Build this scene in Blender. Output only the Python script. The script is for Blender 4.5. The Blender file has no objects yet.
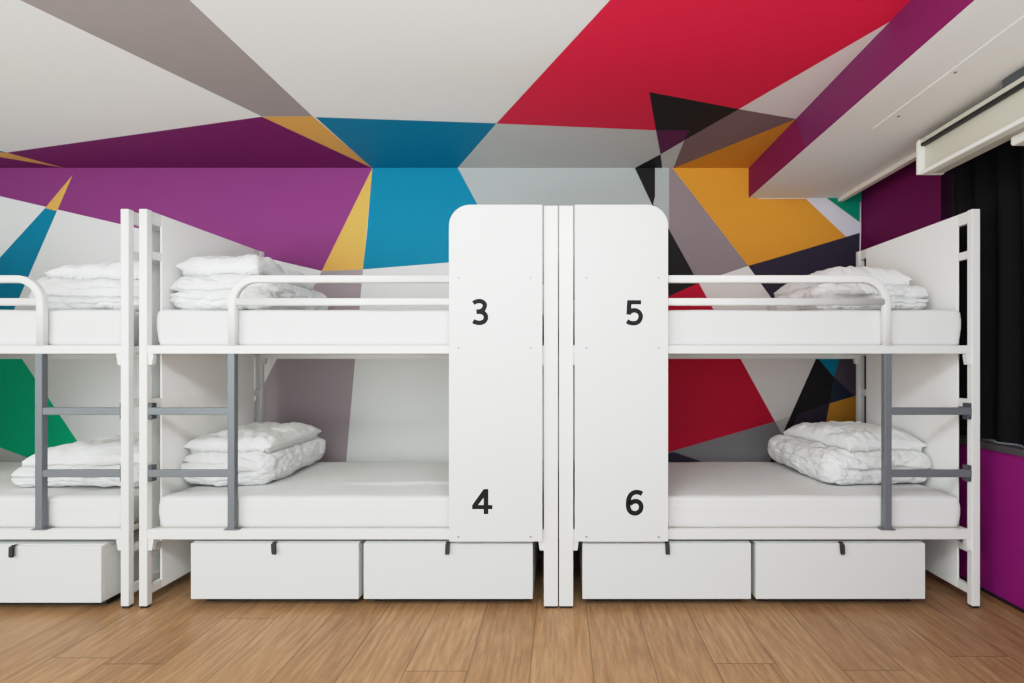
import bpy, bmesh, math, random
from mathutils import Vector, Matrix, noise
from mathutils.bvhtree import BVHTree

random.seed(7)
SC = bpy.context.scene
COL = SC.collection

# ------------------------------------------------------------------ camera geometry
F = 490.0            # focal length in pixels of the 1024 px wide frame
VX, VY = 561.5, 362.0
EYE = 1.22
WALL = 3.634         # back wall
CEIL = 2.66
BEAMZ = 2.435
RIGHT = 2.222
FLOOR = -0.014         # height of the floor surface

def wall_pt(px, py):
    return ((px - VX) / F * WALL, EYE + (VY - py) / F * WALL)

def ceil_pt(px, py):
    y = (CEIL - EYE) * F / (VY - py)
    return ((px - VX) / F * y, y)

# ------------------------------------------------------------------ materials
def lin(c):
    c /= 255.0
    return c / 12.92 if c <= 0.04045 else ((c + 0.055) / 1.055) ** 2.4

def rgb(r, g, b):
    return (lin(r), lin(g), lin(b), 1.0)

MATS = {}
def mat(name, col, rough=0.6, metal=0.0, spec=0.5, bump=None):
    if name in MATS:
        return MATS[name]
    m = bpy.data.materials.new(name)
    m.use_nodes = True
    nt = m.node_tree
    b = nt.nodes['Principled BSDF']
    b.inputs['Base Color'].default_value = rgb(*col)
    b.inputs['Roughness'].default_value = rough
    b.inputs['Metallic'].default_value = metal
    b.inputs['Specular IOR Level'].default_value = spec
    if bump:
        scale, strength, dist = bump
        tc = nt.nodes.new('ShaderNodeTexCoord')
        n = nt.nodes.new('ShaderNodeTexNoise')
        n.inputs['Scale'].default_value = scale
        n.inputs['Detail'].default_value = 4
        bp = nt.nodes.new('ShaderNodeBump')
        bp.inputs['Strength'].default_value = strength
        bp.inputs['Distance'].default_value = dist
        nt.links.new(tc.outputs['Object'], n.inputs['Vector'])
        nt.links.new(n.outputs['Fac'], bp.inputs['Height'])
        nt.links.new(bp.outputs['Normal'], b.inputs['Normal'])
    MATS[name] = m
    return m

def fabric_mat(name, col, wr_scale, wr_dist):
    m = mat(name, col, rough=0.9, spec=0.2)
    nt = m.node_tree
    b = nt.nodes['Principled BSDF']
    tc = nt.nodes.new('ShaderNodeTexCoord')
    mp = nt.nodes.new('ShaderNodeMapping')
    mp.inputs['Scale'].default_value = (1.0, 0.55, 1.6)
    mp.inputs['Rotation'].default_value = (0.2, 0.3, 0.6)
    n = nt.nodes.new('ShaderNodeTexNoise')
    n.inputs['Scale'].default_value = wr_scale
    n.inputs['Detail'].default_value = 3
    n.inputs['Distortion'].default_value = 1.2
    bp = nt.nodes.new('ShaderNodeBump')
    bp.inputs['Strength'].default_value = 0.8
    bp.inputs['Distance'].default_value = wr_dist
    nt.links.new(tc.outputs['Object'], mp.inputs['Vector'])
    nt.links.new(mp.outputs['Vector'], n.inputs['Vector'])
    nt.links.new(n.outputs['Fac'], bp.inputs['Height'])
    nt.links.new(bp.outputs['Normal'], b.inputs['Normal'])
    return m

M_WHITE = mat('white_powder_coated_steel', (218, 218, 214), 0.4)
M_BOARD = mat('white_laminate_board', (212, 213, 210), 0.5)
M_PANEL = mat('grey_white_board', (236, 236, 233), 0.5)
M_DRAWER = mat('white_drawer_laminate', (210, 212, 210), 0.45)
M_GREY = mat('grey_ladder_paint', (102, 107, 111), 0.45)
M_DGREY = mat('dark_grey_clamp', (70, 74, 78), 0.5)
M_BLACK = mat('black_plastic_and_shade', (18, 18, 18), 0.5)
M_INK = mat('black_vinyl_number', (20, 20, 20), 0.7, 0, .2)
M_SCREW = mat('screw_steel', (150, 150, 148), 0.35, 0.7)
M_STRAP = mat('grey_strap', (74, 72, 68), 0.7)
M_SHEET = fabric_mat('white_fitted_sheet', (216, 216, 214), 5.0, 0.006)
M_DUVET = fabric_mat('white_duvet_cotton', (224, 225, 223), 20.0, 0.016)
M_PILLOW = fabric_mat('white_pillow_cotton', (226, 227, 225), 16.0, 0.012)

# ------------------------------------------------------------------ object helpers
def empty(name, loc, label, cat, group=None):
    o = bpy.data.objects.new(name, None)
    o.empty_display_size = 0.1
    o.location = loc
    COL.objects.link(o)
    tag(o, label, cat, group)
    return o

def tag(o, label, cat, group=None):
    o['label'] = label
    o['category'] = cat
    if group:
        o['group'] = group
    return o

def struct(o):
    o['kind'] = 'structure'
    return o

def link(name, bm, mats, parent=None, smooth=False):
    me = bpy.data.meshes.new(name)
    bmesh.ops.recalc_face_normals(bm, faces=bm.faces)
    bm.to_mesh(me)
    bm.free()
    for m in (mats if isinstance(mats, (list, tuple)) else [mats]):
        me.materials.append(m)
    if smooth:
        for p in me.polygons:
            p.use_smooth = True
    o = bpy.data.objects.new(name, me)
    COL.objects.link(o)
    if parent is not None:
        o.parent = parent
        # vertices are authored in world space: undo the parent chain
        off = Vector((0, 0, 0)); p = parent
        while p is not None:
            off += p.location
            p = p.parent
        o.location = -off
    return o

def bx(bm, x0, x1, y0, y1, z0, z1, bev=0.0, mi=0, seg=1):
    g = bmesh.ops.create_cube(bm, size=1.0)
    vs = g['verts']
    for v in vs:
        v.co = Vector((x0 + (v.co.x + .5) * (x1 - x0), y0 + (v.co.y + .5) * (y1 - y0), z0 + (v.co.z + .5) * (z1 - z0)))
    fs = {f for v in vs for f in v.link_faces}
    for f in fs:
        f.material_index = mi
    if bev > 0:
        es = list({e for v in vs for e in v.link_edges})
        bmesh.ops.bevel(bm, geom=es, offset=bev, segments=seg, affect='EDGES', profile=0.5)
    return bm

def box(name, x0, x1, y0, y1, z0, z1, m, parent=None, bev=0.0, seg=2):
    if x0 > x1: x0, x1 = x1, x0
    return link(name, bx(bmesh.new(), x0, x1, y0, y1, z0, z1, bev, 0, seg), m, parent)

def tube(bm, pts, r, n=14, cap=True):
    pts = [Vector(p) for p in pts]
    rings = []
    up = Vector((0, 1, 0))
    for i, p in enumerate(pts):
        a = pts[max(i - 1, 0)]; b = pts[min(i + 1, len(pts) - 1)]
        t = (b - a).normalized()
        u = up if abs(t.dot(up)) < 0.95 else Vector((1, 0, 0))
        s = t.cross(u).normalized(); w = s.cross(t).normalized()
        rings.append([bm.verts.new(p + (s * math.cos(2 * math.pi * k / n) + w * math.sin(2 * math.pi * k / n)) * r) for k in range(n)])
    for i in range(len(rings) - 1):
        for k in range(n):
            bm.faces.new((rings[i][k], rings[i][(k + 1) % n], rings[i + 1][(k + 1) % n], rings[i + 1][k]))
    if cap:
        bm.faces.new(rings[0]); bm.faces.new(list(reversed(rings[-1])))
    return bm

def flat_tube(bm, pts, hw, hd, bev=.007):
    """rounded rectangular section swept along a path lying in a plane of constant y"""
    sec = []
    for (sx, sy, a0) in ((1, 1, 0), (-1, 1, 90), (-1, -1, 180), (1, -1, 270)):
        for k in range(4):
            a = math.radians(a0 + 30 * k)
            sec.append((sx * (hw - bev) + bev * math.cos(a), sy * (hd - bev) + bev * math.sin(a)))
    pts = [Vector(p) for p in pts]
    rings = []
    for i, p in enumerate(pts):
        t = (pts[min(i + 1, len(pts) - 1)] - pts[max(i - 1, 0)]).normalized()
        n = Vector((-t.z, 0, t.x))
        rings.append([bm.verts.new(p + n * u + Vector((0, v, 0))) for u, v in sec])
    m = len(sec)
    for i in range(len(rings) - 1):
        for k in range(m):
            bm.faces.new((rings[i][k], rings[i][(k + 1) % m], rings[i + 1][(k + 1) % m], rings[i + 1][k]))
    bm.faces.new(rings[0]); bm.faces.new(list(reversed(rings[-1])))
    return bm

def prism(bm, poly, axis, a0, a1, mi=0):
    """poly of (u,v); axis 'y' -> (u=x, v=z) extruded a0..a1 along y; 'x' -> (u=y, v=z)"""
    def P(u, v, a):
        return (u, a, v) if axis == 'y' else (a, u, v)
    A = [bm.verts.new(P(u, v, a0)) for u, v in poly]
    B = [bm.verts.new(P(u, v, a1)) for u, v in poly]
    n = len(poly)
    fs = [bm.faces.new(A), bm.faces.new(list(reversed(B)))]
    for i in range(n):
        fs.append(bm.faces.new((A[i], B[i], B[(i + 1) % n], A[(i + 1) % n])))
    for f in fs:
        f.material_index = mi
    return bm

# ------------------------------------------------------------------ room: floor
def floor_material():
    m = bpy.data.materials.new('oak_plank_floor')
    m.use_nodes = True
    nt = m.node_tree; N = nt.nodes; L = nt.links
    b = N['Principled BSDF']
    tc = N.new('ShaderNodeTexCoord')
    sp = N.new('ShaderNodeSeparateXYZ'); L.new(tc.outputs['Object'], sp.inputs[0])
    def math_(op, a, b_=None, c=None):
        n = N.new('ShaderNodeMath'); n.operation = op
        for i, v in enumerate((a, b_, c)):
            if v is None: continue
            if isinstance(v, (int, float)): n.inputs[i].default_value = v
            else: L.new(v, n.inputs[i])
        return n.outputs[0]
    PW, PL = 0.25, 1.38
    u = math_('DIVIDE', math_('SUBTRACT', sp.outputs['X'], 0.125), PW)
    ui = math_('FLOOR', u); uf = math_('SUBTRACT', u, ui)
    wn = N.new('ShaderNodeTexWhiteNoise'); wn.noise_dimensions = '1D'
    L.new(math_('ADD', ui, 3.0), wn.inputs['W'])
    v = math_('ADD', math_('DIVIDE', sp.outputs['Y'], PL), wn.outputs['Value'])
    vi = math_('FLOOR', v); vf = math_('SUBTRACT', v, vi)
    cb = N.new('ShaderNodeCombineXYZ'); L.new(ui, cb.inputs[0]); L.new(vi, cb.inputs[1])
    w2 = N.new('ShaderNodeTexWhiteNoise'); w2.noise_dimensions = '2D'; L.new(cb.outputs[0], w2.inputs['Vector'])
    rnd = w2.outputs['Value']
    # grain coordinates, shifted per plank
    g = N.new('ShaderNodeCombineXYZ')
    L.new(math_('ADD', math_('MULTIPLY', sp.outputs['X'], 1.0), math_('MULTIPLY', rnd, 37.0)), g.inputs[0])
    L.new(math_('ADD', math_('MULTIPLY', sp.outputs['Y'], 0.085), math_('MULTIPLY', rnd, 11.0)), g.inputs[1])
    n1 = N.new('ShaderNodeTexNoise'); n1.inputs['Scale'].default_value = 44; n1.inputs['Detail'].default_value = 6
    n1.inputs['Roughness'].default_value = 0.62; n1.inputs['Distortion'].default_value = 0.3
    L.new(g.outputs[0], n1.inputs['Vector'])
    # cathedral figure
    g2 = N.new('ShaderNodeCombineXYZ')
    L.new(math_('ADD', sp.outputs['X'], math_('MULTIPLY', rnd, 19.0)), g2.inputs[0])
    L.new(math_('ADD', math_('MULTIPLY', sp.outputs['Y'], 0.16), math_('MULTIPLY', rnd, 7.0)), g2.inputs[1])
    n2 = N.new('ShaderNodeTexNoise'); n2.inputs['Scale'].default_value = 5.0; n2.inputs['Detail'].default_value = 1.5
    L.new(g2.outputs[0], n2.inputs['Vector'])
    ringv = math_('FRACT', math_('MULTIPLY', n2.outputs['Fac'], 11.0))
    ring = math_('SUBTRACT', 1.0, math_('ABSOLUTE', math_('SUBTRACT', math_('MULTIPLY', ringv, 2.0), 1.0)))
    n3 = N.new('ShaderNodeTexNoise'); n3.inputs['Scale'].default_value = 210; n3.inputs['Detail'].default_value = 3
    L.new(g.outputs[0], n3.inputs['Vector'])
    fac = math_('ADD', math_('MULTIPLY', n1.outputs['Fac'], 0.66), math_('MULTIPLY', ring, 0.09))
    fac = math_('ADD', fac, math_('MULTIPLY', n3.outputs['Fac'], 0.24))
    fac = math_('ADD', fac, math_('MULTIPLY', math_('SUBTRACT', rnd, 0.5), 0.13))
    cr = N.new('ShaderNodeValToRGB')
    e = cr.color_ramp.elements
    e[0].position = 0.16; e[0].color = rgb(106, 73, 47)
    e[1].position = 0.84; e[1].color = rgb(184, 150, 110)
    em = cr.color_ramp.elements.new(0.48); em.color = rgb(148, 113, 78)
    L.new(fac, cr.inputs[0])
    # seams
    du = math_('MULTIPLY', math_('MINIMUM', uf, math_('SUBTRACT', 1.0, uf)), PW)
    dv = math_('MULTIPLY', math_('MINIMUM', vf, math_('SUBTRACT', 1.0, vf)), PL)
    d = math_('MINIMUM', du, dv)
    mr = N.new('ShaderNodeMapRange'); mr.inputs['From Min'].default_value = 0.0006; mr.inputs['From Max'].default_value = 0.0045
    mr.inputs['To Min'].default_value = 0.55; mr.inputs['To Max'].default_value = 1.0
    L.new(d, mr.inputs['Value'])
    mx = N.new('ShaderNodeMix'); mx.data_type = 'RGBA'; mx.blend_type = 'MULTIPLY'; mx.inputs[0].default_value = 1.0
    L.new(cr.outputs[0], mx.inputs[6]); L.new(mr.outputs[0], mx.inputs[7])
    L.new(mx.outputs[2], b.inputs['Base Color'])
    b.inputs['Roughness'].default_value = 0.42
    b.inputs['Specular IOR Level'].default_value = 0.35
    bp = N.new('ShaderNodeBump'); bp.inputs['Strength'].default_value = 0.25; bp.inputs['Distance'].default_value = 0.002
    L.new(fac, bp.inputs['Height']); L.new(bp.outputs[0], b.inputs['Normal'])
    return m

LEFT, FRONT = -4.7, -1.0
struct(link('floor', bx(bmesh.new(), LEFT - .1, RIGHT + .3, FRONT, WALL + .1, -0.12, FLOOR), floor_material()))

# ------------------------------------------------------------------ room: painted wall and ceiling
PAINT = {
    'white': (226, 226, 222), 'ceilwhite': (230, 229, 225), 'warmwhite': (222, 216, 212),
    'purple': (135, 58, 120), 'ceilshadepurple': (120, 32, 98), 'darkpurple': (92, 28, 72), 'rightpurple': (132, 22, 106),  # the ceiling purple is the wall's, darkened for its dimmer light
    'orange': (220, 168, 86), 'deeporange': (208, 143, 46), 'teal': (0, 126, 156), 'ceilteal': (0, 124, 160),
    'green': (0, 180, 130), 'greenright': (0, 132, 102), 'mauve': (138, 125, 128), 'mauvelight': (166, 152, 156), 'rightshade': (98, 10, 70), 'revealshade': (36, 6, 28), 'ceilmauve': (156, 148, 146), 'brownmauve': (124, 100, 102),  # upper right wall and recess side: purple with shadow mixed into the paint
    'lightgrey': (166, 170, 168), 'ceilgrey': (194, 194, 190), 'midgrey': (128, 126, 128), 'red': (214, 32, 68),
    'wallred': (190, 14, 50), 'black': (30, 27, 28), 'navy': (48, 42, 58), 'lilac': (206, 202, 210), 'palegrey': (196, 192, 188),
    'darkmauve': (84, 74, 84), 'darkblue': (36, 44, 62), 'beamred': (126, 24, 72),
}
def paint(k):
    return mat('paint_' + k, PAINT[k], 0.62, 0, 0.15, bump=(220.0, 0.08, 0.0006))

def mural(name, base_bm, base_key, polys, proj, place):
    keys = [base_key]
    for k, _ in polys:
        if k not in keys: keys.append(k)
    bm = base_bm
    for i, (k, pts) in enumerate(polys):
        vs = [bm.verts.new(place(proj(*p), (i + 1) * 0.0002)) for p in pts]
        f = bm.faces.new(vs)
        f.material_index = keys.index(k)
    me = bpy.data.meshes.new(name)
    bm.to_mesh(me); bm.free()
    for k in keys: me.materials.append(paint(k))
    o = bpy.data.objects.new(name, me); COL.objects.link(o)
    return struct(o)

YW = 166.0   # ceiling line in the back wall
wall_polys = [
    ('palegrey', [(-60, 420), (60, 470), (60, 520), (-60, 520)]),
    ('purple', [(-100, YW), (372.5, YW), (363, 269.3), (321.8, 271), (-100, 173)]),
    ('orange', [(72.8, 175), (57.0, 211.2), (45.2, 208.0)]),
    ('teal', [(45.2, 208.0), (57.0, 211.2), (10, 319), (-56, 319)]),
    ('green', [(-60, 330), (2.6, 330), (109, 488), (-60, 425)]),
    ('mauvelight', [(321.8, 271), (363, 269.3), (342.5, 505), (202, 505)]),
    ('orange', [(372.5, YW), (363, 269.5), (321.8, 271)]),
    ('teal', [(372.5, YW), (457.7, YW), (498, 243), (492, 259), (363, 269.5), (367, 233)]),
    ('lightgrey', [(457.7, YW), (669, YW), (669, 300), (560, 300), (498, 243)]),
    ('black', [(634.6, YW), (662, YW), (652.6, 206)]),
    ('mauve', [(669, YW), (672, YW), (748, 266), (722, 274.7), (698.7, 283), (669, 229.6)]),
    ('black', [(653, 204), (669, 229.6), (700, 285.6), (640, 310)]),
    ('lightgrey', [(655, YW), (669, YW), (669, 229.6), (655, 205)]),
    ('warmwhite', [(748, 266), (818, 363), (784, 441), (698.7, 283)]),
    ('wallred', [(698.7, 283), (774.8, 421.5), (669, 455), (600, 470), (600, 327)]),
    ('midgrey', [(774.8, 421.5), (784.6, 439), (770, 470), (700, 464), (668, 452.3)]),
    ('palegrey', [(774.8, 421.5), (788.5, 416.5), (792.5, 419), (784.6, 439)]),
    ('navy', [(660, 453.5), (674, 452), (700, 461), (700, 480), (640, 480)]),
    ('deeporange', [(672, YW), (758, YW), (758, 199), (805.6, 199), (846, 237), (784, 255.6), (748, 266)]),
    ('lilac', [(805.6, 190), (822, 190), (864, 226), (864, 233), (846, 237), (805.6, 199)]),
    ('greenright', [(818, 192), (870, 192), (870, 230), (861.5, 224)]),
    ('navy', [(748, 266), (784, 255.6), (846, 237), (864, 231.5), (864, 361), (818, 363)]),
    ('black', [(816.5, 357), (864, 357), (850, 470), (766, 470)]),
    ('navy', [(797.5, 414.5), (829.5, 403.2), (824, 470), (772, 470)]),
    ('darkblue', [(833.5, 377), (864, 405), (828.5, 404.5)]),
    ('teal', [(816.5, 357), (839.5, 357), (833.5, 377)]),
    ('darkmauve', [(839.5, 357), (866, 357), (866, 407), (833.5, 377)]),
    ('deeporange', [(829.2, 403.4), (856, 395.5), (864, 397), (864, 470), (822, 440)]),
]
bm = bmesh.new()
bx(bm, LEFT - .1, RIGHT + .3, WALL, WALL + .12, FLOOR, CEIL + .1)
mural('wall_back', bm, 'white', wall_polys, wall_pt, lambda p, d: (p[0], WALL - d, min(p[1], CEIL)))

YW = 168.3
ceil_polys = [
    ('ceilmauve', [(261.8, 116.3), (312.6, 116.3), (-130, -302), (-775, -382)]),
    ('ceilshadepurple', [(261.8, 116.6), (372.5, YW), (-260, YW), (-260, 189.5 - 0.0)][:3] + [(-120, 168.3), (-120, 169 - 0.9)][:0] + [(-120, 168.3)][:0] + [(-60, 161.8)]),
    ('ceilteal', [(-60, 133.8), (6.8, 152.5), (-60, 170 - 3)]),
    ('orange', [(6.8, 152.5), (65, 168.2), (-20, 148.5 + 0.8)]),
    ('orange', [(261.8, 116.4), (312.8, 116.3), (372.5, YW)]),
    ('ceilteal', [(315.6, 117), (496.4, 123.2), (457.8, YW), (372.5, YW)]),
    ('ceilgrey', [(496.4, 123.2), (656, 130), (660.6, 154), (634.6, YW), (457.8, YW)]),
    ('black', [(634.6, YW), (660.6, 154), (662, YW)]),
    ('ceilgrey', [(660.6, 154), (684.3, 140), (672, YW), (662, YW)]),
    ('red', [(496.4, 123.2), (849, -260), (1400, -274.7), (739, 108.7), (656, 130)]),
    ('warmwhite', [(739, 108.7), (1100, -100.7), (795.3, 119)]),
    ('black', [(649.3, 91.6), (739, 108.7), (684.3, 140), (689.4, 130), (656, 130)]),
    ('darkpurple', [(656, 130), (689.4, 130), (684.3, 140), (660.6, 154)]),
    ('brownmauve', [(739, 108.7), (800, 119.2), (673, YW), (684.3, 140)]),
    ('deeporange', [(795.3, 118.8), (800, YW), (673, YW)]),
]
ceil_polys[1] = ('ceilshadepurple', [(261.8, 116.6), (372.5, YW), (-260, YW), (-260, 190.6 * 0 + 168.0), (6.8, 152.5)])
ceil_polys[2] = ('ceilteal', [(6.8, 152.5), (-120, 158.5), (-120, 118)])
ceil_polys[3] = ('orange', [(6.8, 152.5), (65.5, 168.2), (-30, 151.8), (-30, 150.4)])
bm = bmesh.new()
bx(bm, LEFT - .1, RIGHT + .3, FRONT, WALL + .1, CEIL, CEIL + .12)
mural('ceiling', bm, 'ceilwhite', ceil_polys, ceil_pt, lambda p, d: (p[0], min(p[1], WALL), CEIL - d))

# dropped beam along the right wall, painted on its side face
BX = (748.5 - VX) / F * WALL
bm = bmesh.new()
bx(bm, BX, 2.086, FRONT, WALL, BEAMZ, CEIL - 0.001, 0, 0)
for f in bm.faces:
    if f.calc_center_median().x < BX + 0.01:
        f.material_index = 1
y1 = BX * F / (795 - VX); y2 = BX * F / (806 - VX)
vs = [bm.verts.new(p) for p in ((BX - .0004, WALL, CEIL - .002), (BX - .0004, WALL, BEAMZ + .0005), (BX - .0004, y2, BEAMZ + .0005), (BX - .0004, y1, CEIL - .002))]
f = bm.faces.new(vs); f.material_index = 2
bx(bm, 1.62, 1.99, FRONT, 2.555, BEAMZ - 0.004, BEAMZ + .01, 0, 0)     # access cover set on the underside
for (px, py) in ((955.3, 71.4), (898.5, 115.4)):
    yy = (BEAMZ - EYE) * F / (VY - py); xx = (px - VX) / F * yy
    bx(bm, xx - .004, xx + .004, yy - .006, yy + .006, BEAMZ - .006, BEAMZ, 0, 3)
o = link('trim_1', bm, [paint('ceilwhite'), mat('paint_beam_purple', (112, 22, 82), .55), paint('beamred'), M_DGREY])
struct(o)

# right wall with the window recess
WY0, WY1, SILL = 0.35, 2.87, 0.80
bm = bmesh.new()
bx(bm, RIGHT, RIGHT + .25, FRONT, WALL, FLOOR, SILL - .035)
bx(bm, RIGHT, RIGHT + .25, WY1, WALL, SILL - .035, CEIL)
bx(bm, RIGHT, RIGHT + .25, FRONT, WY0, SILL - .035, CEIL)
bx(bm, RIGHT, RIGHT + .25, WY0, WY1, BEAMZ, CEIL)
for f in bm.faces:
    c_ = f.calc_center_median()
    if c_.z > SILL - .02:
        f.material_index = 2 if (f.normal.y < -.5 and abs(c_.y - WY1) < .01) else 1  # recess side and upper wall take the shadow-darkened purples
struct(link('wall_right', bm, [paint('rightpurple'), paint('rightshade'), paint('revealshade')]))
win = bpy.data.objects.new('window_1', None); win.location = (RIGHT + .2, (WY0 + WY1) / 2, SILL); COL.objects.link(win); struct(win)
bm = bmesh.new()
for (a, b_, c, d_) in ((WY0, WY1, SILL, SILL + .05), (WY0, WY1, BEAMZ - .05, BEAMZ), (WY0, WY0 + .05, SILL + .05, BEAMZ - .05),
                       (WY1 - .05, WY1, SILL + .05, BEAMZ - .05), (1.58, 1.63, SILL + .05, BEAMZ - .05)):
    bx(bm, RIGHT + .205, RIGHT + .245, a, b_, c, d_)
link('window_frame', bm, mat('dark_window_frame', (60, 60, 62), .5), win)
gm = mat('window_glass', (225, 235, 238), .05); gm.node_tree.nodes['Principled BSDF'].inputs['Transmission Weight'].default_value = 1.0
box('window_pane', RIGHT + .222, RIGHT + .228, WY0 + .02, WY1 - .02, SILL + .02, BEAMZ - .02, gm, win)
box('window_sill', RIGHT - .014, RIGHT + .25, WY0 - .02, WY1, SILL - .035, SILL, mat('grey_sill', (70, 66, 68), .5), win, .004)
bm = bmesh.new()
bx(bm, RIGHT - .010, RIGHT, FRONT, WALL, FLOOR, .018, 0, 0)
bx(bm, RIGHT - .013, RIGHT, FRONT, WALL, .018, .030, 0, 1)
struct(link('baseboard_right', bm, [mat('wood_skirting', (120, 84, 56), .5), mat('black_skirting', (22, 16, 18), .5)]))
struct(box('wall_left', LEFT - .1, LEFT, FRONT, WALL, FLOOR, CEIL, paint('white')))

# curtain: black, hanging in the recess in soft folds
bm = bmesh.new()
ny, nz = 260, 10
rows = []
for j in range(nz + 1):
    z = SILL + .006 + (BEAMZ - .03 - SILL) * j / nz
    r = []
    for i in range(ny + 1):
        y = WY0 + .02 + (WY1 - WY0 - .03) * i / ny
        amp = 0.022 + .010 * noise.noise(Vector((y * 1.7, 0, 3)))
        x = RIGHT + .062 + amp * math.sin(y * 46 + 2.2 * noise.noise(Vector((y * 2.3, z * .35, 0)))) + .008 * noise.noise(Vector((y * 6, z * 1.2, 5)))
        r.append(bm.verts.new((x, y, z)))
    rows.append(r)
for j in range(nz):
    for i in range(ny):
        bm.faces.new((rows[j][i], rows[j][i + 1], rows[j + 1][i + 1], rows[j + 1][i]))
o = link('blackout_curtain', bm, mat('black_curtain_cloth', (17, 17, 18), .95, 0, .1), None, True)
tag(o, 'black blackout curtain hanging in folds over the grey window sill', 'curtain')

# curtain rail on the underside of the beam
o = box('curtain_rail', 2.045, 2.085, 0.3, WALL - .005, BEAMZ - .030, BEAMZ, mat('rail_white', (222, 214, 204), .5), None, .004)
tag(o, 'thin white rail fixed along the underside of the ceiling beam near the curtain', 'curtain rail')

# long white fixture hanging below the beam
root = empty('strip_light', (1.95, 1.9, 2.2), 'long white boxed strip light hanging under the ceiling beam before the black curtain', 'light fixture')
FY0, FY1 = 0.9, 2.575
prof = [(1.888, 2.214), (1.905, 2.224), (1.905, 2.352), (1.88, 2.362), (1.88, 2.384), (2.0, 2.384), (2.01, 2.36), (2.01, 2.225), (1.995, 2.208)]
link('housing', prism(bmesh.new(), prof, 'y', FY0, FY1), mat('fixture_white', (188, 184, 170), .45), root)
box('lower_lip', 1.880, 1.93, FY0 + .004, FY1 - .004, 2.200, 2.220, mat('fixture_cap', (226, 222, 212), .45), root, .004)
box('gasket', 1.8785, 1.8995, FY0 + .005, FY1 - .014, 2.348, 2.3625, M_BLACK, root)
endp = [(1.872, 2.206), (1.872, 2.378), (1.878, 2.387), (2.004, 2.387), (2.012, 2.38), (2.012, 2.215), (2.004, 2.206)]
link('end_cap', prism(bmesh.new(), endp, 'y', FY1 - .004, FY1 + .010), mat('fixture_cap', (226, 222, 212), .45), root)
link('end_cap', prism(bmesh.new(), endp, 'y', FY0 - .010, FY0 + .002), mat('fixture_cap', (226, 222, 212), .45), root)
for yy in (2.08, 1.15):
    bm = bmesh.new()
    bx(bm, 1.90, 1.99, yy - .05, yy + .03, 2.384, BEAMZ, .006)
    bx(bm, 1.885, 1.90, yy - .09, yy + .02, 2.386, BEAMZ - .008, .004)
    link('mounting_bracket', bm, M_DGREY, root)
for yy in (2.0, ):
    bm = bmesh.new(); bx(bm, 1.965, 2.03, yy - .20, yy + .15, 2.165, 2.208, .008)
    link('cover_clip', bm, mat('fixture_cap', (226, 222, 212), .45), root)

# thin white cable down the corner
bm = bmesh.new()
tube(bm, [(RIGHT - .012, WALL - .012, BEAMZ - .03), (RIGHT - .012, WALL - .012, 2.2), (RIGHT - .016, WALL - .012, 1.95), (RIGHT - .012, WALL - .012, 1.6), (RIGHT - .012, WALL - .012, .0)], .005, 8)
tag(link('cable', bm, mat('cable_white', (200, 186, 190), .5), None, True), 'thin white cable running down the corner beside the dark purple wall', 'cable')

# ------------------------------------------------------------------ digits, drawn from strokes on a 683 unit grid (= 42 px)
DIG = {
    '3': [('s', [(199, 217), (228, 197), (262, 184), (302, 181), (345, 191), (378, 217), (387, 252), (374, 297), (345, 330), (305, 346), (248, 352)], 76),
          ('s', [(262, 354), (312, 354), (360, 369), (394, 402), (405, 442), (394, 487), (365, 517), (325, 532), (285, 534), (240, 525), (195, 505)], 78)],
    '4': [('p', [(366, 146), (446, 146), (446, 554), (368, 554)]), ('p', [(180, 406), (513, 406), (513, 475), (180, 475)]),
          ('p', [(180, 410), (368, 146), (380, 272), (276, 410)])],
    '5': [('p', [(213, 164), (442, 164), (442, 236), (213, 236)]), ('p', [(213, 164), (288, 164), (278, 405), (199, 400)]),
          ('s', [(238, 372), (280, 343), (325, 331), (372, 339), (412, 368), (432, 412), (430, 455), (410, 500), (372, 530), (325, 541), (280, 538), (240, 525), (208, 507)], 76)],
    '6': [('s', [(457, 226), (415, 204), (365, 197), (320, 206), (276, 237), (247, 285), (233, 345), (229, 405), (236, 455), (255, 500), (293, 531), (340, 542), (390, 528), (425, 497), (441, 450), (435, 402), (408, 363), (370, 346), (330, 346), (290, 363), (258, 395)], 78)],
}
def spline(pts, k=5):
    out = []
    n = len(pts)
    for i in range(n - 1):
        p0, p1, p2, p3 = (Vector(pts[max(i - 1, 0)]), Vector(pts[i]), Vector(pts[i + 1]), Vector(pts[min(i + 2, n - 1)]))
        for t in range(k):
            s = t / k
            out.append(0.5 * ((2 * p1) + (p2 - p0) * s + (2 * p0 - 5 * p1 + 4 * p2 - p3) * s * s + (3 * p1 - p0 - 3 * p2 + p3) * s ** 3))
    out.append(Vector(pts[-1]))
    return out

def digit(ch, px0, py0, ypos, parent):
    bm = bmesh.new()
    def W(u, v, d=0.0):
        px = px0 + u / 16.262; py = py0 + v / 16.262
        return ((px - VX) / F * ypos, ypos - .0006 - d, EYE + (VY - py) / F * ypos)
    for i, st in enumerate(DIG[ch]):
        d = i * .00008
        if st[0] == 'p':
            bm.faces.new([bm.verts.new(W(u, v, d)) for u, v in st[1]])
        else:
            c = spline(st[1]); h = st[2] / 2
            prev = None
            for j, p in enumerate(c):
                t = (c[min(j + 1, len(c) - 1)] - c[max(j - 1, 0)]).normalized()
                nn = Vector((-t.y, t.x))
                a = bm.verts.new(W(*(p + nn * h), d)); b = bm.verts.new(W(*(p - nn * h), d))
                if prev: bm.faces.new((prev[0], a, b, prev[1]))
                prev = (a, b)
    return link('number', bm, M_INK, parent)

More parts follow.
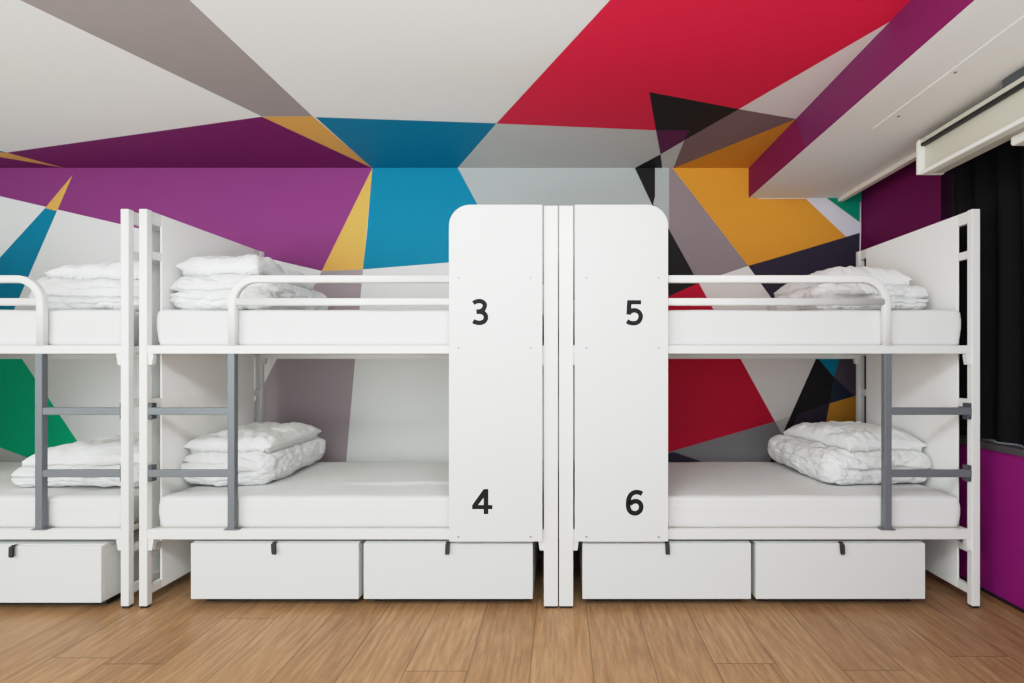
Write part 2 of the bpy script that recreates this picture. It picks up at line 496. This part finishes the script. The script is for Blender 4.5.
# ------------------------------------------------------------------ bunk bed
FY = 2.45          # front plane of posts
BY = 3.42          # back of bed
def bunk_bed(xo, sgn, L, label, digits, npx, gu=.462):
    """xo: outer face of ladder end; sgn: direction towards the number-panel end"""
    X = lambda u: xo + sgn * u
    root = empty('bunk_bed', (X(L / 2), (FY + BY) / 2, 0), label, 'bunk bed', 'white metal bunk beds in a row')
    PWD = .04
    def xbox(name, u0, u1, y0, y1, z0, z1, m, par=root, bev=.003):
        a, b = sorted((X(u0), X(u1)))
        return box(name, a, b, y0, y1, z0, z1, m, par, bev)
    # posts (ladder end slimmer than the panel end)
    for (u0, u1, ztop, zb) in ((0, .04, 1.986, -.002), (L - .07, L, 2.002, -.002)):
        for (y0, y1) in ((FY, FY + .032), (BY - .035, BY)):
            p = xbox('post', u0, u1, y0, y1, zb, ztop, M_WHITE)
            f = xbox('post_foot', u0 + .004, u1 - .004, y0 + .004, y1 - .004, FLOOR, zb + .001, M_BLACK, p, .001)
    # end panels and cross bars
    for (ua, ub, pa, pb, ztop) in ((.010, .035, .024, .034, 1.986), (L - .06, L - .026, L - .05, L - .04, 2.0)):
        xbox('end_panel', pa, pb, FY + .100, BY - .105, .046, ztop - .002, M_PANEL, root, .002)
        for (z0, z1) in ((ztop - .062, ztop - .001), (1.745, 1.785), (1.262, 1.302), (.99, 1.033), (.255, .292), (.046, .09)):
            xbox('cross_bar', ua, ub - .002, FY + .030, BY - .033, z0, z1, M_WHITE, root, .002)
    # side rails with brackets, bed bases
    for (z0, z1) in ((1.262, 1.303), (.331, .380)):
        xbox('side_rail', .036, L - .066, FY + .003, FY + .030, z0, z1, M_WHITE)
        xbox('side_rail', .036, L - .066, BY - .032, BY - .004, z0 - .02, z1, M_WHITE)
        xbox('bed_base', .040, L - .07, FY + .029, BY - .031, z1 - .030, z1 - .004, mat('base_board', (216, 206, 194), .6), root, .002)
        for (u0, u1) in ((.038, .066), (L - .098, L - .068)):
            for (y0, y1) in ((FY + .006, FY + .028), (BY - .03, BY - .008)):
                bm = bmesh.new()
                a, b = X(u0), X(u1)
                if u0 < 1: pl = [(a, z0 - .055), (a + (b - a) * .75, z0 - .055), (b, z0 - .01), (b, z0 + .003), (a, z0 + .003)]
                else: pl = [(b, z0 - .055), (b + (a - b) * .75, z0 - .055), (a, z0 - .01), (a, z0 + .003), (b, z0 + .003)]
                link('rail_bracket', prism(bm, pl, 'y', y0, y1), M_WHITE, root)
    # guard rail: bent flat tube down to the rail, and second bar
    R = .120; ztop = 1.636; gy = FY + .015
    pts = [(X(gu), gy, 1.300)]
    for k in range(0, 13):
        a = math.pi / 2 * k / 12
        pts.append((X(gu + R - R * math.cos(a)), gy, ztop - R + R * math.sin(a)))
    pts.append((X(L - .08), gy, ztop))
    link('guard_rail', flat_tube(bmesh.new(), pts, .0185, .016), M_WHITE, root, True)
    link('guard_bar', flat_tube(bmesh.new(), [(X(gu), gy, 1.522), (X(L - .08), gy, 1.522)], .0180, .0155), M_WHITE, root, True)
    # ladder
    lu0, lu1 = gu - .018, gu + .018
    a, b = sorted((X(lu0), X(lu1)))
    lad = box('ladder', a, b, FY - .004, FY + .026, .385, 1.2625, M_GREY, root, .003)
    a, b = sorted((X(lu0 - .018), X(lu1 + .018)))
    box('foot_plate', a, b, FY - .006, FY + .028, .380, .386, M_GREY, lad, .001)
    for (z0, z1) in ((.955, .992), (.643, .680)):
        a, b = sorted((X(.042), X(lu0 + .002)))
        box('rung', a, b, FY - .001, FY + .022, z0, z1, M_GREY, lad, .003)
        a, b = sorted((X(.0405), X(.062 if npx else .048)))
        box('clamp', a, b, FY + .003, FY + .034, z0 - .022, z1 + .022, M_DGREY, lad, .002)
    # numbered privacy panel
    pu0, pu1 = L - .078, L - .540
    zb, zt, rad = .330, 2.0, .105
    A, B = X(pu0), X(pu1)
    poly = [(A, zb), (A, zt)]
    s = 1 if A > B else -1
    for k in range(0, 11):
        t = math.pi / 2 * k / 10
        poly.append((B + s * (rad - rad * math.sin(t)), zt - rad + rad * math.cos(t)))
    poly.append((B, zb))
    bm = prism(bmesh.new(), poly, 'y', FY - .018, FY - .001)
    pan = link('number_panel', bm, M_BOARD, root)
    if npx:
        for ch, (x_, y_) in zip(digits, npx):
            digit(ch, x_, y_, FY - .018, pan)
    for zz in (1.638, 1.290, .352):
        for uu in (pu0 - .057, pu1 + .046):
            bm = bmesh.new()
            bmesh.ops.create_cone(bm, cap_ends=True, segments=12, radius1=.006, radius2=.005, depth=.004,
                                  matrix=Matrix.Translation((X(uu), FY - .0185, zz)) @ Matrix.Rotation(math.pi / 2, 4, 'X'))
            link('screw', bm, M_SCREW, pan)
    return root

bunk_bed(-2.113, 1, 2.095, 'white bunk bed with panel numbered 3 and 4', '34', [(461, 290), (461, 480)])
bunk_bed(2.094, -1, 2.1055, 'white bunk bed with panel numbered 5 and 6', '56', [(614, 290), (614, 480)], .462)
bunk_bed(-2.165, -1, 2.09, 'white bunk bed without a visible number, cut off by the photo edge', '', None, .447)

# ------------------------------------------------------------------ soft things
def cube_grid(nx, ny, nz):
    bm = bmesh.new()
    V = {}
    def v(i, j, k):
        key = (i, j, k)
        if key not in V:
            V[key] = bm.verts.new((2 * i / nx - 1, 2 * j / ny - 1, 2 * k / nz - 1))
        return V[key]
    for i in range(nx):
        for j in range(ny):
            for k in (0, nz): bm.faces.new((v(i, j, k), v(i + 1, j, k), v(i + 1, j + 1, k), v(i, j + 1, k)))
    for i in range(nx):
        for k in range(nz):
            for j in (0, ny): bm.faces.new((v(i, j, k), v(i + 1, j, k), v(i + 1, j, k + 1), v(i, j, k + 1)))
    for j in range(ny):
        for k in range(nz):
            for i in (0, nx): bm.faces.new((v(i, j, k), v(i, j + 1, k), v(i, j + 1, k + 1), v(i, j, k + 1)))
    return bm

def rounded(p, half, r):
    q = Vector((p.x * half[0], p.y * half[1], p.z * half[2]))
    inn = Vector([max(-(h - rr), min(h - rr, c)) for c, h, rr in zip(q, half, r)])
    d = q - inn
    dn = Vector((d.x / r[0], d.y / r[1], d.z / r[2]))
    if dn.length > 1e-6:
        # cube-to-sphere on the corner piece
        m = max(abs(dn.x), abs(dn.y), abs(dn.z))
        dn = dn.normalized() * m
    return inn + Vector((dn.x * r[0], dn.y * r[1], dn.z * r[2])), (d.normalized() if d.length > 1e-6 else Vector((0, 0, 1)))

def mattress(x0, x1, z0, z1, seed, label, crease=False):
    y0, y1 = FY + .036, BY - .036
    half = ((x1 - x0) / 2, (y1 - y0) / 2, (z1 - z0) / 2)
    bm = cube_grid(90, 44, 16)
    rr = (.022, .028, .026)
    for v in bm.verts:
        p, d = rounded(v.co, half, rr)
        s = Vector((p.x * 3 + seed, p.y * 3, p.z * 6))
        side = 1 - min(1, max(0, (abs(v.co.x) - .93) / .07)) * .0
        disp = .004 * noise.noise(s * 1.3)
        # fitted sheet: sides bow slightly outwards between hem and top
        if abs(d.x) > .5: disp += .006 * (1 - v.co.z ** 2) - .006 * max(0, -v.co.z)
        p = p + d * disp
        if v.co.z > .9:
            p.z += .003 * noise.noise(Vector((p.x * 2.5, p.y * 2, seed)))
            if crease:
                yc = -.16 + .02 * noise.noise(Vector((p.x * 2, 0, seed)))
                w = max(0.0, 1 - abs((p.x - crease) / .50) ** 2)
                p.z += .015 * w * math.exp(-((p.y - yc) / .022) ** 2)
        if v.co.z <= -.98: p.z = -half[2]
        # edge seam just below the top front edge
        if v.co.y < -.98:
            p.y += .0035 * math.exp(-((p.z - (half[2] - .030)) / .006) ** 2)
            p.z += 0
        v.co = p + Vector(((x0 + x1) / 2, (y0 + y1) / 2, (z0 + z1) / 2))
    o = link('mattress', bm, M_SHEET, None, True)
    return tag(o, label, 'mattress', 'white mattresses on the bunks')

def ridge(v):
    return (1 - min(1, abs(noise.noise(v)) * 1.6)) ** 5

def duvet(cx, cy, zb, w, dpt, h, rot, seed, label, fold=1, layers=3, taper=0.0, lean=0.0, lim=(-9, 9)):
    """folded duvet; fold=+1: closed fold on the +x side, layers show on the front"""
    zb += .004
    half = (w / 2, dpt / 2, h / 2)
    bm = cube_grid(84, 84, 40)
    R = Matrix.Rotation(rot, 3, 'Z')
    rr = (h * .48, h * .46, h * .46)
    for v in bm.verts:
        c = v.co.copy()
        p, d = rounded(c, half, rr)
        s = Vector((p.x * 5 + seed * 3.1, p.y * 5, p.z * 7))
        disp = .016 * noise.noise(s) + .008 * noise.noise(s * 2.7) + .003 * noise.noise(s * 6)
        disp -= .008 * ridge(Vector((p.x * 7 + p.z * 5 + seed, p.y * 4, p.z * 11))) + .004 * ridge(Vector((p.x * 17 + seed, p.y * 10 + p.x * 6, p.z * 22 + p.x * 8)))
        t = (p.z / h + .5)
        front = max(0, -d.y); openside = max(0, -d.x * fold) * .8; back = max(0, d.y)
        wob = .10 * noise.noise(Vector((p.x * 5 + seed * 2, p.y * 3, 1.3))) + .04 * noise.noise(Vector((p.x * 14 + seed, p.y * 9, 4.1)))
        xf = p.x * fold / w * 2                      # -1 open side .. 1 closed side
        lay = 0
        for k in range(1, layers):
            zg = k / layers + wob + .05 * (xf if k == 1 else -xf)
            g = math.exp(-((t - zg) / .040) ** 2)
            end = .78 if k == 1 else .25
            fade = 1 - max(0, min(1, (xf - end + .3) / .3))
            disp -= (.034 if k == 1 else .022) * g * (front * fade + openside + back * .5)
            lay += g
        # secondary soft fold lines
        zg2 = .5 / layers + wob * 1.4 - .03 * xf
        disp -= .010 * math.exp(-((t - zg2) / .030) ** 2) * (front + openside) * max(0, min(1, .8 - xf))
        p = p + d * disp
        if c.z > 0:
            e = max(abs(c.x), abs(c.y))
            p.z -= (.014 + taper) * max(0, e - .4) ** 1.5 * max(0, c.z)
        p.z = max(p.z, -half[2])
        p.x += lean * (t - .5)
        q = R @ p + Vector((cx, cy, zb + h / 2))
        q.x = max(lim[0] + .012 * (1 - t) * (1 if lim[0] > -8 else 0), min(lim[1] - .012 * (1 - t), q.x)); q.y = min(q.y, BY - .045)
        v.co = q
    o = link('folded_duvet', bm, M_DUVET, None, True)
    tag(o, label, 'duvet', 'folded white duvets')
    me = o.data
    o_tree = BVHTree.FromPolygons([v.co.copy() for v in me.vertices], [tuple(p.vertices) for p in me.polygons])
    return o_tree

def pillow(tree, cx, cy, zb, w, dpt, h, rot, seed, label, boxy=0.0, lim=(-9, 9)):
    n = 72
    bm = bmesh.new()
    R = Matrix.Rotation(rot, 3, 'Z')
    ex = 3.2 + 3 * boxy
    def pt(i, j, top):
        u = 2 * i / n - 1; v = 2 * j / n - 1
        # denser towards the rim
        u = math.copysign(1 - (1 - abs(u)) ** 1.35, u); v = math.copysign(1 - (1 - abs(v)) ** 1.35, v)
        pin = .075 * (1 - boxy)
        x = u * w / 2 * (1 - pin * math.cos(v * math.pi / 2) ** .8 * abs(u) ** 2)
        y = v * dpt / 2 * (1 - pin * math.cos(u * math.pi / 2) ** .8 * abs(v) ** 2)
        t = (max(0, 1 - abs(u) ** ex) ** .5) * (max(0, 1 - abs(v) ** ex) ** .5)
        s = Vector((x * 6 + seed * 2.7, y * 6, 1.0 if top else 7.0))
        edge = max(abs(u), abs(v))
        wr = .018 * noise.noise(s) + .009 * noise.noise(s * 2.3) + .003 * noise.noise(s * 5.2)
        wr -= .008 * ridge(Vector((x * 8 + seed, y * 5 + x * 3, 2.0))) + .004 * ridge(Vector((x * 20 - y * 9, y * 16 + seed, 6.0)))
        wr += .007 * math.sin(math.atan2(v, u) * 21 + seed + 5 * noise.noise(s)) * max(0, edge - .45) * (1 - edge) * 6
        rim = h * .30 + .020 * noise.noise(Vector((x * 4 + seed, y * 4, 0)))
        if edge >= .9995: z = rim
        elif top: z = rim + (h - rim) * t + wr * min(1, t * 1.6 + .15)
        else: z = rim * (1 - min(1, t * 1.35)) + wr * .25 * t
        q = R @ Vector((x, y, z)) + Vector((cx, cy, zb))
        q.x = max(lim[0], min(lim[1], q.x)); q.y = min(q.y, BY - .045)
        return q, edge
    def under(p):
        hit = tree.ray_cast(Vector((p.x, p.y, p.z + 1.0)), Vector((0, 0, -1)))
        return hit[0].z if hit[0] is not None else None
    G = {}
    for i in range(n + 1):
        for j in range(n + 1):
            p, e = pt(i, j, True)
            zz = under(p)
            if zz is not None: p.z = max(p.z, zz + .008)
            G[i, j, 1] = bm.verts.new(p)
            if i in (0, n) or j in (0, n):
                G[i, j, 0] = G[i, j, 1]
            else:
                q, e = pt(i, j, False)
                if zz is not None:
                    q.z = max(zz + .002, q.z if q.z - zz > .03 else zz + .002)
                q.z = min(q.z, p.z - .003)
                G[i, j, 0] = bm.verts.new(q)
    for i in range(n):
        for j in range(n):
            bm.faces.new((G[i, j, 1], G[i + 1, j, 1], G[i + 1, j + 1, 1], G[i, j + 1, 1]))
            bm.faces.new((G[i, j, 0], G[i, j + 1, 0], G[i + 1, j + 1, 0], G[i + 1, j, 0]))
    o = link('pillow', bm, M_PILLOW, None, True)
    return tag(o, label, 'pillow', 'white pillows')

ZL, ZU = .377, 1.2995      # platform levels
TL, TU = .535, 1.487       # mattress tops
mattress(-2.050, -.10, ZL, TL, 1, 'white mattress on the lower bunk of the bed numbered 4', crease=.25)
mattress(-2.058, -.10, ZU, TU, 2, 'white mattress on the upper bunk of the bed numbered 3')
mattress(.065, 2.028, ZL, TL, 3, 'white mattress on the lower bunk of the bed numbered 6')
mattress(.065, 2.032, ZU, TU, 4, 'white mattress on the upper bunk of the bed numbered 5')
mattress(-4.18, -2.225, ZL, TL, 5, 'white mattress on the lower bunk of the bed with no number in view')
mattress(-4.18, -2.225, ZU, TU, 6, 'white mattress on the upper bunk of the bed with no number in view')

A3, A5, A1 = (-2.074, 9), (-9, 2.054), (-9, -2.205)     # inner faces of the end panels
t = duvet(-1.850, 3.01, TL, .53, .745, .195, .02, 1, 'folded white duvet under a pillow on lower bunk 4', 1, 3, lim=A3)
pillow(t, -1.845, 3.00, TL + .190, .47, .62, .100, .03, 1, 'white pillow on the folded duvet of lower bunk 4', .7, A3)
t = duvet(-1.815, 2.93, TU, .57, .76, .205, .02, 2, 'folded white duvet under a pillow on upper bunk 3', 1, 2, lim=A3)
pillow(t, -1.84, 2.92, TU + .195, .43, .64, .140, .03, 2, 'white pillow on the folded duvet of upper bunk 3', .35, A3)
t = duvet(1.725, 3.02, TL, .64, .72, .195, .08, 3, 'folded white duvet under a pillow on lower bunk 6', -1, 2, lim=A5)
pillow(t, 1.775, 3.02, TL + .178, .49, .62, .125, .14, 3, 'white pillow on the folded duvet of lower bunk 6', .15, A5)
t = duvet(1.68, 2.97, TU, .64, .70, .165, .05, 4, 'folded white duvet under a pillow on upper bunk 5', -1, 2, lim=A5)
pillow(t, 1.67, 2.98, TU + .152, .47, .62, .13, .08, 4, 'white pillow on the folded duvet of upper bunk 5', .15, A5)
t = duvet(-2.595, 2.98, TL, .78, .74, .130, -.03, 5, 'folded white duvet under a pillow on the lower bunk beside the green paint', 1, 2, .02, lim=A1)
pillow(t, -2.58, 2.97, TL + .105, .70, .62, .130, .04, 5, 'white pillow on the duvet on the lower bunk beside the green paint', .2, A1)
t = duvet(-2.555, 2.97, TU, .68, .72, .195, .02, 6, 'folded white duvet under a pillow on the upper bunk beside the teal paint', -1, 3, lim=A1)
pillow(t, -2.52, 2.97, TU + .183, .57, .63, .13, .02, 6, 'white pillow on the duvet on the upper bunk beside the teal paint', .1, A1)

# ------------------------------------------------------------------ under-bed drawers on castors
def drawer(x0, x1, yf, label, tilt):
    y1 = yf + .78; z0, z1 = .028, .312
    root = empty('storage_drawer', ((x0 + x1) / 2, (yf + y1) / 2, 0), label, 'drawer', 'white storage drawers under the beds')
    t = .016
    bm = bmesh.new()
    bx(bm, x0, x1, yf, yf + t, z0, z1 - .004, .002)                       # front board
    bx(bm, x0, x0 + t, yf + t, y1 - t, z0, z1 - .02, .001)
    bx(bm, x1 - t, x1, yf + t, y1 - t, z0, z1 - .02, .001)
    bx(bm, x0, x1, y1 - t, y1, z0, z1 - .02, .001)
    bx(bm, x0 + t, x1 - t, yf + t, y1 - t, z0 + .004, z0 + .016, 0)
    bx(bm, x0 + .030, x1 - .030, yf + .060, yf + .075, FLOOR + .004, z0 + .001, 0, 1)  # black strips in the gap beneath, standing in for its shadow
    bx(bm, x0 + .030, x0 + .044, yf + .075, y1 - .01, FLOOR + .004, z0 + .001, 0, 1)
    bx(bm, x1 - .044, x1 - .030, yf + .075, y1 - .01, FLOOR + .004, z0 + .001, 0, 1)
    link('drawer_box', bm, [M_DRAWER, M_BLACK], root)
    box('lid', x0 + .001, x1 - .001, yf + t + .001, y1, z1 - .019, z1, M_DRAWER, root, .002)
    for (xx, yy) in ((x0 + .07, yf + .07), (x1 - .07, yf + .07), (x0 + .07, y1 - .07), (x1 - .07, y1 - .07)):
        bm = bmesh.new()
        bmesh.ops.create_cone(bm, cap_ends=True, segments=18, radius1=.0135, radius2=.0135, depth=.022,
                              matrix=Matrix.Translation((xx, yy, FLOOR + .0135)) @ Matrix.Rotation(math.pi / 2, 4, 'Y'))
        bx(bm, xx - .018, xx + .018, yy - .018, yy + .018, .012, z0 + .001)
        link('castor', bm, M_BLACK, root)
    # strap handle: a flat loop hanging over the front edge
    cx = (x0 + x1) / 2
    bm = bmesh.new()
    prof = [(-.012, z1 + .0015), (.000, z1 + .002), (.006, z1 - .001), (.0085, z1 - .008), (.010, z1 - .025), (.012, z1 - .048), (.0165, z1 - .054), (.019, z1 - .046), (.0175, z1 - .02), (.015, z1 + .000)]
    w = .0105
    prev = None
    for (dy, z) in prof:
        sk = tilt * (z1 - z)
        a = bm.verts.new((cx - w + sk, yf - dy, z)); b = bm.verts.new((cx + w + sk, yf - dy, z))
        if prev: bm.faces.new((prev[0], prev[1], b, a))
        prev = (a, b)
    geom = bmesh.ops.solidify(bm, geom=list(bm.faces), thickness=.0025)
    link('handle_strap', bm, M_STRAP, root)
    return root

drawer(-1.864, -1.020, 2.463, 'white drawer with grey strap under bed 4, at the ladder end', .12)
drawer(-.995, -.145, 2.463, 'white drawer with grey strap under bed 4, at the number panel end', -.02)
drawer(.106, .953, 2.463, 'white drawer with grey strap under bed 6, at the number panel end', .02)
drawer(.978, 1.829, 2.463, 'white drawer with grey strap under bed 6, beside the purple wall', .03)
drawer(-3.139, -2.279, 2.425, 'white drawer rolled slightly forward under the bed with no number in view', .06)

# ------------------------------------------------------------------ light
def area(name, loc, target, sx, sy, power, col):
    l = bpy.data.lights.new(name, 'AREA'); l.shape = 'RECTANGLE'; l.size = sx; l.size_y = sy
    l.energy = power; l.color = col
    o = bpy.data.objects.new(name, l); COL.objects.link(o)
    o.location = loc
    o.rotation_euler = (Vector(target) - Vector(loc)).to_track_quat('-Z', 'Y').to_euler()
    return o

area('ceiling_lamp', (-0.3, 0.0, 2.52), (-0.3, 2.2, 0.9), 2.4, 0.35, 43, (.92, .98, 1.0))
area('window_light', (-4.3, -.5, 1.6), (0.0, 2.6, 1.3), 2.4, 1.9, 72, (.92, .98, 1.0))
area('bounce_fill', (-0.4, -.3, .75), (-0.4, -.2, 2.66), 4.6, 1.2, 54, (.92, .98, 1.0))  # added fill in place of bounced light, no lamp stands here

w = bpy.data.worlds.new('World'); SC.world = w
w.use_nodes = True
bg = w.node_tree.nodes['Background']
bg.inputs[0].default_value = (.90, .97, 1.0, 1); bg.inputs[1].default_value = 1.85

cam = bpy.data.cameras.new('Camera')
cam.sensor_width = 36.0; cam.sensor_fit = 'HORIZONTAL'
cam.lens = F / 1024 * 36.0
cam.shift_x = -(VX - 512) / 1024
cam.shift_y = (VY - 341.5) / 1024
cam.clip_start = .05
co = bpy.data.objects.new('Camera', cam); COL.objects.link(co)
co.location = (0, 0, EYE); co.rotation_euler = (math.pi / 2, 0, 0)
SC.camera = co
SC.view_settings.view_transform = 'Standard'
SC.view_settings.look = 'None'
SC.view_settings.exposure = 0.0

# gentle highlight roll-off, as in the photograph's soft exposure
SC.view_settings.use_curve_mapping = True
cm = SC.view_settings.curve_mapping
cm.use_clip = False
cm.extend = 'EXTRAPOLATED'
c = cm.curves[3]
for (x, y) in ((.10, .112), (.25, .295), (.48, .555), (.72, .70)):
    c.points.new(x, y)
c.points[-1].location = (1.0, .815)
cm.update()
